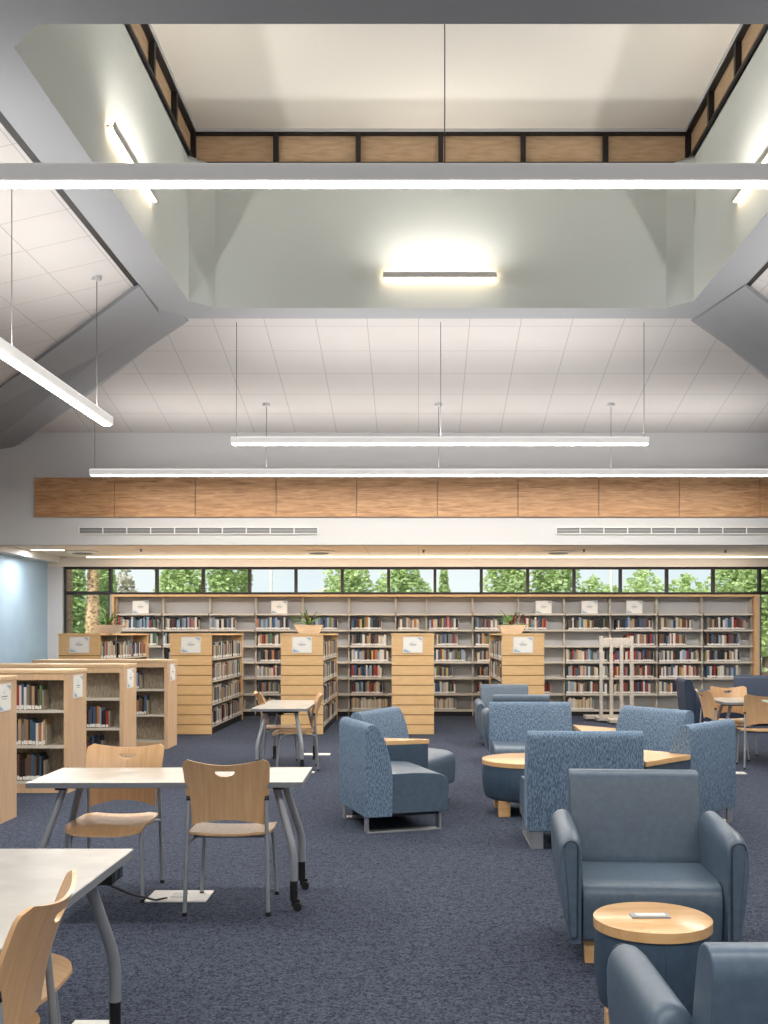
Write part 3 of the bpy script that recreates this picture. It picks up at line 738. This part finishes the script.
# ------------------------------------------------------------------ modular lounge chairs
def make_lounge(label, loc, rz):
    t = thing('lounge_chair', label, 'lounge chair', loc, rz, 'modular lounge chairs')
    W = .425
    prof = [(-.34, .13), (-.12, .13), (-.115, .44), (-.135, .58), (-.18, .74), (-.225, .835), (-.27, .862), (-.315, .855), (-.338, .82)]
    prof = fillet2(prof, [.01, .01, .05, .05, .06, .03, .02, .02, .02], 3)
    m = MB(); m.prism(prof, -W, W, 'x'); obj('backrest', m, M['fabric'], t, smooth=True, bevel=.022, seg=4)
    sp = [(-.13, .15), (.345, .15), (.355, .2), (.36, .37), (.345, .425), (.28, .455), (.1, .47), (-.13, .465)]
    sp = fillet2(sp, [.01, .02, .05, .05, .05, .06, .1, .01], 3)
    m = MB(); m.prism(sp, -W+.012, W-.012, 'x'); obj('seat', m, M['vinyl'], t, smooth=True, bevel=.03, seg=4)
    m = MB(); m.box(-W+.05, W-.05, -.3, .29, .125, .15); obj('base', m, M['black'], t)
    for s in (-1, 1):
        x = s*(W-.075); m = MB(); a, b = x-.045, x+.045
        m.box(a, b, -.319, -.303, 0, .135); m.box(a, b, .283, .299, 0, .13); m.box(a, b, -.303, .283, 0, .015)
        obj('sled_leg', m, M['chrome'], t, bevel=.003)
    return t
l0 = make_lounge('flecked blue lounge chair facing right, nearer of the left pair', (-.222, 8.627, 0), R(-71.5))
for loc, rz, lab in (((-.135, 9.72), R(-114), 'flecked blue lounge chair facing right, farther of the left pair'),
                     ((1.22, 7.91), 0, 'flecked blue lounge chair with its back to the camera behind the armchair'),
                     ((1.17, 10.62), PI, 'flecked blue lounge chair facing the camera behind the round ottoman table'),
                     ((2.13, 8.60), R(50), 'flecked blue lounge chair at the right, its back angled to the camera'),
                     ((2.06, 9.86), R(123), 'flecked blue lounge chair facing left behind the wedge table')):
    dup(l0, (*loc, 0), rz, lab)
def wedge(poly, label, zt=.635):
    c = Vector((sum(p[0] for p in poly)/len(poly), sum(p[1] for p in poly)/len(poly)))
    q = [(p[0]-c.x, p[1]-c.y) for p in poly]
    t = thing('wedge_table', label, 'side table', (c.x, c.y, 0), 0, 'wedge tables between lounge chairs')
    m = MB(); m.prism(fillet2(q, .03), zt-.04, zt); top = obj('tabletop', m, M['woodtop'], t, bevel=.004)
    q2 = [(x*.97, y*.97) for x, y in q]
    m = MB(); m.prism(fillet2(q2, .02), .14, zt-.04); obj('body', m, M['vinyl_d'], t, bevel=.01)
    m = MB(); m.prism([(x*.8, y*.8) for x, y in q], .0, .14); obj('base', m, M['black'], t)
wedge([(-.66, 8.98), (-.0, 9.205), (.10, 9.235), (.10, 9.26), (-.56, 9.43)], 'wood topped wedge table joining the left pair of lounge chairs')
wedge([(1.665, 7.6), (2.15, 8.10), (1.70, 8.5), (1.665, 8.28)], 'wood topped wedge table between the two right lounge chairs')
wedge([(1.62, 10.93), (2.10, 10.35), (1.60, 10.10), (1.61, 10.27)], 'wood topped wedge table at the back of the lounge ring', .62)
def round_table(loc, r, zt, bulge, label, a0=0):
    t = thing('round_side_table', label, 'side table', loc, 0, 'round upholstered side tables')
    m = MB(); m.lathe([(.001, zt-.04), (r, zt-.04), (r, zt-.003), (r-.004, zt), (.001, zt)], seg=56); obj('tabletop', m, M['woodtop'], t, smooth=True)
    rb_ = r-.008
    m = MB(); m.lathe([(.001, .13), (rb_*.88, .13), (rb_*.94, .142), (rb_*.975, .175), (rb_+bulge, .28), (rb_+bulge*.6, .36), (rb_, zt-.04), (.001, zt-.04)], seg=56); bd = obj('body', m, M['vinyl_d'], t, smooth=True, sharp=60)
    m = MB(); m.tube([(0, -rb_-.0005-bulge*.3, zt-.045), (0, -rb_-bulge*.95, .28), (0, -rb_*.96, .18)], .0022, 6); obj('seam', m, M['piping'], t)
    for k_ in range(4):
        a = PI/4+k_*PI/2+a0; x, y = (r*.82)*math.cos(a), (r*.82)*math.sin(a); s = .028 if r < .3 else .05
        m = MB(); m.box(x-s, x+s, y-s, y+s, 0, .135); obj('leg', m, M['woodtop'], t, bevel=.004)
    return t
rt = round_table((.915, 4.06, 0), .228, .467, .006, 'small round wood topped side table between the two near armchairs', -.35)
round_table((.985, 9.2, 0), .42, .47, .006, 'large round wood topped ottoman table in the lounge ring')
# small clipboard-like grommet on the round table
t = thing('power_grommet', 'silver framed power grommet lying on the small round table', 'power grommet', (.905, 4.06, .4675))
m = MB(); m.box(-.075, .075, -.03, .03, 0, .006); obj('frame', m, M['silver'], t)
m = MB(); m.box(-.055, .06, -.017, .022, .006, .008); obj('insert', m, M['white'], t)
m = MB(); m.tube([Vector(p)-rt.location for p in fillet([(.735, 3.86, .15), (.70, 3.80, .06), (.62, 3.70, .012), (.50, 3.6, .006)], .05)], .006, 8)
obj('power_cord', m, M['black'], rt, smooth=True, label='black power cord')

# ------------------------------------------------------------------ club armchairs
def make_armchair(label, loc, rz, vin=None):
    v = vin or M['vinyl']
    t = thing('armchair', label, 'armchair', loc, rz, 'vinyl club armchairs')
    prof = [(-.35, .12), (-.415, .79), (-.40, .835), (-.335, .842), (-.285, .81), (-.17, .40), (-.17, .12)]
    m = MB(); m.prism(fillet2(prof, [.01, .04, .03, .03, .04, .02, .01], 3), -.342, .342, 'x'); obj('backrest', m, v, t, smooth=True, bevel=.036, seg=4)
    sp = [(-.2, .115), (.365, .115), (.385, .31), (.365, .37), (.30, .395), (-.2, .38)]
    m = MB(); m.prism(fillet2(sp, [.01, .02, .03, .04, .05, .01], 4), -.326, .326, 'x'); obj('seat', m, v, t, smooth=True, bevel=.022, seg=4)
    for s in (-1, 1):
        rings = []
        N = 18
        ys = [-.24, -.235, -.22, -.17, -.1, 0, .1, .2, .28, .34, .385, .41, .42]
        for y in ys:
            u = (y+.24)/.66
            zt = .645-.012*u
            sc = 1
            if y > .28:
                f = (y-.28)/.14; zt -= .045*(1-math.sqrt(max(0, 1-f*f))); sc = 1-.25*(1-math.sqrt(max(0, 1-(f*.97)**2)))
            if y < -.22: sc = .85+.15*((y+.24)/.02)
            zb = .12 - .03*0
            ring_ = []
            def ox(z):
                q = (z-zb)/(zt-zb); return .385+.058*math.sin(min(1, q*1.25)*PI/2)
            hw = .07
            pts = []
            for q in range(7):
                z = zb+(zt-.07-zb)*q/6; pts.append((ox(z), z))
            xo = ox(zt-.07); xm = (xo+.326)/2; ra = (xo-.326)/2
            for q in range(1, 8):
                a = PI*q/8; pts.append((xm+ra*math.cos(a), zt-.07+.07*math.sin(a)))
            for q in range(7):
                z = zt-.07+(zb-zt+.07)*q/6; pts.append((.326, z))
            cxm, czm = .39, (zb+zt)/2
            ring_ = [Vector((s*(cxm+(x-cxm)*sc), y, czm+(z-czm)*(sc if y < 0 else 1))) for x, z in pts]
            rings.append(ring_)
        m = MB(); m.loft(rings); ao = obj('arm', m, v, t, smooth=True, sharp=65)
        # long inset front panel of the arm
        P2 = []
        for q in range(9):
            a = PI*q/8; P2.append((.385+.032*math.cos(a), .57+.032*math.sin(a)))
        P2 += [(.356, .15), (.385, .15)]
        m = MB(); m.prism([(s*x, z) for x, z in P2], .40, .432, 'y'); fp = obj('front_panel', m, v, ao, smooth=True, bevel=.006)
        m = MB(); m.tube([(s*x, .430, z) for x, z in P2[::1]], .0045, 6); obj('piping', m, M['piping'], ao, smooth=True)
    for sx in (-1, 1):
        for sy in (-1, 1):
            x, y = sx*.29, sy*.28+.02
            m = MB(); m.loft([[Vector((x+a*.02, y+b*.02, 0)) for a, b in ((-1,-1),(1,-1),(1,1),(-1,1))], [Vector((x+a*.028, y+b*.028, .12)) for a, b in ((-1,-1),(1,-1),(1,1),(-1,1))]], smooth=False); obj('leg', m, M['woodtop'], t)
    return t
a0 = make_armchair('slate blue vinyl armchair facing the camera behind the small round table', (1.13, 5.26, 0), R(175.8))
for loc, rz, lab in (((1.02, 2.81), 0, 'slate blue vinyl armchair in the bottom right corner, back to camera'),
                     ((1.245, 12.90), 0, 'slate blue vinyl armchair with its dark back behind the lounge ring'),
                     ((1.25, 14.75), PI, 'slate blue vinyl armchair farthest away, facing the camera before a bookcase'),
                     ):
    dup(a0, (*loc, 0), rz, lab)
an = make_armchair('dark navy armchair standing sideways in front of the wall shelving', (4.70, 17.0, 0), R(-93), M['navy'])
dup(an, (5.86, 18.1, 0), R(165), 'dark navy armchair by the back window at the right edge')

# ------------------------------------------------------------------ slatted stand with steps
t = thing('step_stand', 'whitewashed wooden stand with four tall posts and stepped base', 'step stool', (3.51, 18.4, 0))
for k_ in range(4):
    m = MB(); x = -.27+.18*k_; m.box(x-.028, x+.028, -.03, .03, .05, 1.53 - (0 if k_ in (0, 3) else .04)); obj('post', m, M['pinkwood'], t, bevel=.004)
m = MB(); m.box(-.292, .292, -.02, .02, 1.36, 1.50); obj('top_rail', m, M['pinkwood'], t, bevel=.004)
for k_ in range(3):
    m = MB(); m.box(-.47+.14*k_, .3, .42-.42*k_, .72-.42*k_, .03, .09); obj('step', m, M['pinkwood'], t, bevel=.004)
m = MB()
for x in (-.05, .25): m.box(x-.03, x+.03, -.45, .75, 0, .03)
obj('runner', m, M['pinkwood'], t)

# ------------------------------------------------------------------ outdoors
mb = MB(); mb.box(-40, 40, 20.7, 70, -.25, -.15); struct('ground', mb, M['grass'])
def crown_mesh(seed, n, rx, rz, size, cone=False):
    r = random.Random(seed); m = MB()
    for _ in range(n):
        if cone:
            u = r.random()**.6; z = rz*2*(1-u)-rz; rad = rx*u**.55*math.sqrt(r.uniform(.3, 1)); a = r.uniform(0, 2*PI); c = Vector((rad*math.cos(a), rad*math.sin(a), z))
        else:
            v = Vector((r.gauss(0, 1), r.gauss(0, 1), r.gauss(0, 1))).normalized()*(r.uniform(.35, 1)**.5); lump = .82+.18*math.sin(5*v.x+seed)*math.cos(4*v.z)
            c = Vector((v.x*rx*lump, v.y*rx*lump, v.z*rz*lump))
        s = size*r.uniform(.6, 1.3); q = Matrix.Rotation(r.uniform(0, 2*PI), 3, 'Z') @ Matrix.Rotation(r.uniform(-1.2, 1.2), 3, 'X')
        m.quad([c+q @ Vector(p)*s for p in ((-.5, -.4, 0), (.5, -.4, 0), (.5, .4, 0), (-.5, .4, 0))])
    return m
def tree(x, y, h, rad, seed, label, mt, cone=False, n=1500, size=.16):
    t = thing('tree', label, 'tree', (x, y, -.15), 0, 'trees beyond the back window')
    m = MB(); m.tube([(0, 0, 0), (.03, 0, h*.4), (0, .02, h*.75)], .1, 8, rad=[.14, .1, .05]); obj('trunk', m, M['trunk'], t, smooth=True)
    rz = h*.42
    m = crown_mesh(seed, n, rad, rz, size, cone)
    for k_ in range(8):
        rr = rad*.5*(1-.95*max(0, k_-1)/7 if cone else math.sin(PI*(k_+.9)/8.6)); zz = -rz*.92+rz*1.8*k_/7
        m.lathe([(.01, zz-rz*.16), (rr, zz), (.01, zz+rz*.16)], seg=9)
    for v in m.bm.verts: v.co.z += h-rz
    obj('crown', m, mt, t)
TR = [(-9.05, 27, 4.2, .6, 'slim tree left of the palm trunk seen through the corner window', 'A', 0), (-8.0, 26.5, 4.6, .33, 'green tree just right of the palm trunk', 'A', 0),
      (-8.7, 31, 3.9, .7, 'pale blossoming sparse tree beyond the second window', 'C', 0),
      (-6.85, 30, 4.6, .85, 'bushy tree filling the third window', 'B', 0), (-5.45, 30, 5.2, .95, 'bushy tree filling the fourth window', 'A', 0),
      (-4.4, 34, 2.9, .7, 'low grey-green bush under the sky in the fifth window', 'A', 0), (-2.0, 30, 4.4, .95, 'bushy tree in the seventh window', 'B', 0),
      (-.45, 30, 4.4, 1.0, 'dense bushy tree in the eighth window left of centre', 'A', 0), (.75, 30, 3.9, .28, 'narrow green tree beside the thick central mullion', 'B', 0),
      (1.75, 32, 2.75, .7, 'low flowering bush under open sky in the tenth window', 'C', 0),
      (2.6, 30, 4.9, .85, 'leafy tree in the eleventh window', 'B', 0), (3.9, 30, 5.2, .95, 'leafy tree filling the twelfth window', 'A', 0),
      (5.05, 30, 3.4, 1.5, 'conical evergreen in the thirteenth window', 'A', 1), (5.75, 31, 3.2, 1.3, 'small conical evergreen behind the light pole', 'B', 1), (6.5, 30, 3.65, 1.5, 'conical evergreen with pointed top in the fourteenth window', 'B', 1),
      (7.75, 30, 3.45, 1.7, 'conical evergreen in the fifteenth window', 'A', 1), (9.2, 30, 4.8, 1.0, 'bushy tree in the sixteenth window', 'B', 0), (8.1, 24.2, 4.6, .8, 'tall leafy tree at the right edge beside the shelf end', 'B', 0)]
for i, (x, y, h, r_, lab, mt, cone) in enumerate(TR):
    tree(x, y, h, r_, i+3, lab, M['leaf'+mt], bool(cone), n=900 if mt == 'C' else 4200, size=.095)
t = thing('palm_tree', 'palm trunk with shaggy bark outside the corner window', 'tree', (-7.66, 24.5, -.15))
rp = random.Random(3); prof = []
for k_ in range(40):
    z = k_*.1; base = .135+.05*math.exp(-((z-1.9)/.7)**2); prof.append((base*(1.0 if k_ % 2 else .86)*rp.uniform(.93, 1.07), z))
m = MB(); m.lathe(prof, seg=16); obj('trunk', m, M['bark'], t, smooth=True)
for k_ in range(9):
    a = k_*.7; m = MB(); vs = []
    for q in range(8):
        u = q/7; rr = 1.6*u; z = 3.9+.7*u-1.3*u*u; wd = .16*math.sin(PI*(.1+.85*u))
        vs.append([m.bm.verts.new((rr*math.cos(a)-s_*wd*math.sin(a), rr*math.sin(a)+s_*wd*math.cos(a), z-abs(s_)*.05)) for s_ in (-1, 0, 1)])
    for A, B in zip(vs, vs[1:]):
        for q in range(2): m.bm.faces.new((A[q], A[q+1], B[q+1], B[q]))
    obj('frond', m, M['leafA'], t)
m = MB(); m.box(-7.38, -7.22, 21.4, 21.7, -.15, 4)
tag(obj('brick_pier', m, M['brick']), 'narrow brown brick pier outside the corner window', 'pier')
t = thing('building', 'white building with pale gable roof far beyond the window', 'building', (-3.6, 44, -.15))
m = MB(); m.box(-2.4, 2.4, 0, 5, 0, 2.95); obj('wall', m, M['stucco'], t)
m = MB(); m.prism([(-2.8, 2.9), (2.8, 2.9), (.6, 4.0)], -.3, 5.3, 'y'); obj('roof', m, M['roofgrey'], t)
for x, y, lab in ((-4.66, 33, 'white light pole seen in the fifth window'), (5.6, 30.2, 'white light pole among the conifers at right')):
    m = MB(); m.tube([(x, y, -.15), (x, y, 5)], .05, 10, rad=[.06, .04]); tag(obj('light_pole', m, M['white'], smooth=True), lab, 'pole', 'light poles outside')

# ------------------------------------------------------------------ camera
cam = D.cameras.new('camera'); co = D.objects.new('camera', cam); COL.objects.link(co)
co.location = (0, 0, 1.57); co.rotation_euler = (PI/2, 0, 0)
cam.sensor_width = 36; cam.lens = 1040/1024*36; cam.shift_x = -34/1024; cam.shift_y = 122/1024; cam.clip_end = 200
SC.camera = co

# ------------------------------------------------------------------ place the books
bpy.context.view_layer.update()
dg = bpy.context.evaluated_depsgraph_get(); O = Vector((0, 0, 1.57))
for b in books:
    vis = 0
    for fx in (-.4, 0, .4):
        for fz in (.3, .7, .95):
            p = b['M'] @ Vector((b['x']+fx*b['w'], -.02, b['z']+fz*b['h'])); v = p-O
            if abs(-.0332-0) and not (-.405 < v.x/v.y < .335): continue
            if not SC.ray_cast(dg, O, v.normalized(), distance=v.length-.003)[0]: vis += 1
    n = b['M'].to_3x3() @ Vector((0, -1, 0)); p = b['M'] @ Vector((b['x'], 0, b['z'])); dv = (O-p)
    b['area'] = vis*b['w']*b['h']*max(.05, n.dot(dv.normalized()))/p.y**2
books.sort(key=lambda b: -b['area'])
mass = MB(); nb = 0
for b in books:
    Mx = b['M'] @ Matrix.Translation((b['x'], b['inset'], b['z']+.0005))
    if nb < 300 and b['area'] > 0:
        nb += 1
        o = D.objects.new('book', BME[b['col']]); COL.objects.link(o)
        o.matrix_world = Mx @ Matrix.Diagonal((b['w'], b['d'], b['h'], 1))
        c, i, wh = b['lab']
        tag(o, '%s book, %s from left, %s' % (c, ORD[i], wh), 'book', b['group'])
    else:
        w, d, h = b['w']/2, b['d'], b['h']
        mass.box(-w, w, 0, d, 0, h, b['col'], Mx); mass.box(-w*.9, w*.9, -.002, 0, h*.05, h*.2, len(PAL), Mx)
o = obj('books', mass, BM+[M['sticker']])
tag(o, 'remaining rows of mixed books on the tall ranges and wall shelves', 'books', kind='stuff')

# ------------------------------------------------------------------ light
w = D.worlds.new('World'); SC.world = w; w.use_nodes = True; nt = w.node_tree
bg = nt.nodes['Background']
tc = nt.nodes.new('ShaderNodeTexCoord'); nz = nt.nodes.new('ShaderNodeTexNoise'); nz.inputs['Scale'].default_value = 3; nz.inputs['Detail'].default_value = 5
rp_ = nt.nodes.new('ShaderNodeValToRGB'); rp_.color_ramp.elements[0].position = .4; rp_.color_ramp.elements[1].position = .6
rp_.color_ramp.elements[0].color = (.80, .87, .93, 1); rp_.color_ramp.elements[1].color = (.92, .94, .96, 1)
nt.links.new(tc.outputs['Generated'], nz.inputs['Vector']); nt.links.new(nz.outputs[0], rp_.inputs[0]); nt.links.new(rp_.outputs[0], bg.inputs[0]); bg.inputs[1].default_value = 1.12
def light(name, kind, loc, rot, e, col=(1, 1, 1), **k):
    l = D.lights.new(name, kind); l.energy = e; l.color = col
    for a, v in k.items(): setattr(l, a, v)
    o = D.objects.new(name, l); COL.objects.link(o); o.location = loc; o.rotation_euler = rot; return o
light('sun', 'SUN', (0, 0, 12), (R(38), 0, R(-20)), 5.5, (1, .96, .9), angle=R(3))
light('added_fill_behind_camera', 'AREA', (.3, -4.6, 2.5), (R(90), 0, 0), 110, (1, .98, .96), shape='RECTANGLE', size=14, size_y=4.4)  # added front fill before a closed wall; no window there
light('pendant_and_fill_downlight', 'AREA', (.3, 1.2, 3.8), (0, 0, 0), 220, (1, .97, .92), shape='RECTANGLE', size=9, size_y=.3)  # unseen fill lamp added for the near furniture; no pendant is built here
light('added_shelf_fill', 'AREA', (.3, 17.6, 3.05), (0, 0, 0), 350, (1, .95, .89), shape='RECTANGLE', size=13, size_y=.3)  # added lamp without a fixture, brightens the wall shelves
light('added_canopy_uplight', 'AREA', (.3, 20.02, 2.345), (PI, 0, 0), 60, (1, .93, .85), shape='RECTANGLE', size=12.2, size_y=.12)  # hidden lamp added on the canopy to brighten the low ceiling
light('wall_washer', 'AREA', (-6.55, 18.4, 3.046), (0, 0, 0), 30, (1, .98, .96), shape='RECTANGLE', size=.56, size_y=.09)
def uplight(x, y, z, L, e, rz=0):
    light('added_uplight', 'AREA', (x, y, z), (PI, 0, rz), e, (1, .97, .93), shape='RECTANGLE', size=L, size_y=.1)  # added upward fill for the ceilings; pendant housings are closed on top
uplight(.3, 1.2, 3.9, 9, 170)  # unseen lamp added so ceiling bounce lifts faces towards the camera
def downlight(x, y, z, L, e, rz=0, w=.07):
    light('pendant_and_fill_downlight', 'AREA', (x, y, z), (0, 0, rz), e, (1, .97, .92), shape='RECTANGLE', size=L, size_y=w)
downlight(.25, 6.62, 4.42, 8.6, 135); downlight(.26, 12.38, 3.818, 4.8, 90); downlight(.26, 14.55, 3.778, 9.4, 64)
downlight(-3.32, 8.7, 3.788, 4.7, 95, PI/2); downlight(3.84, 8.7, 3.788, 4.7, 95, PI/2)
uplight(.26, 12.38, 3.93, 4.8, 52); uplight(.26, 14.55, 3.9, 9.4, 52)
uplight(-3.32, 8.7, 3.91, 4.7, 60, PI/2); uplight(3.84, 8.7, 3.91, 4.7, 60, PI/2)
for x, y, rz in ((.25, IY1-.28, 0), (IX0+.28, 9.3, PI/2), (IX1-.28, 9.3, PI/2)):
    light('wall_light_up', 'AREA', (x, y, 5.76 if rz else 5.72), (PI, 0, rz), 10, (1, .94, .86), shape='RECTANGLE', size=1.3, size_y=.06)
    light('wall_light_down', 'AREA', (x, y, 5.7 if rz else 5.62), (0, 0, rz), 2.5, (1, .94, .86), shape='RECTANGLE', size=1.3, size_y=.06)
SC.view_settings.view_transform = 'Standard'
SC.view_settings.look = 'None'
SC.view_settings.exposure = 0
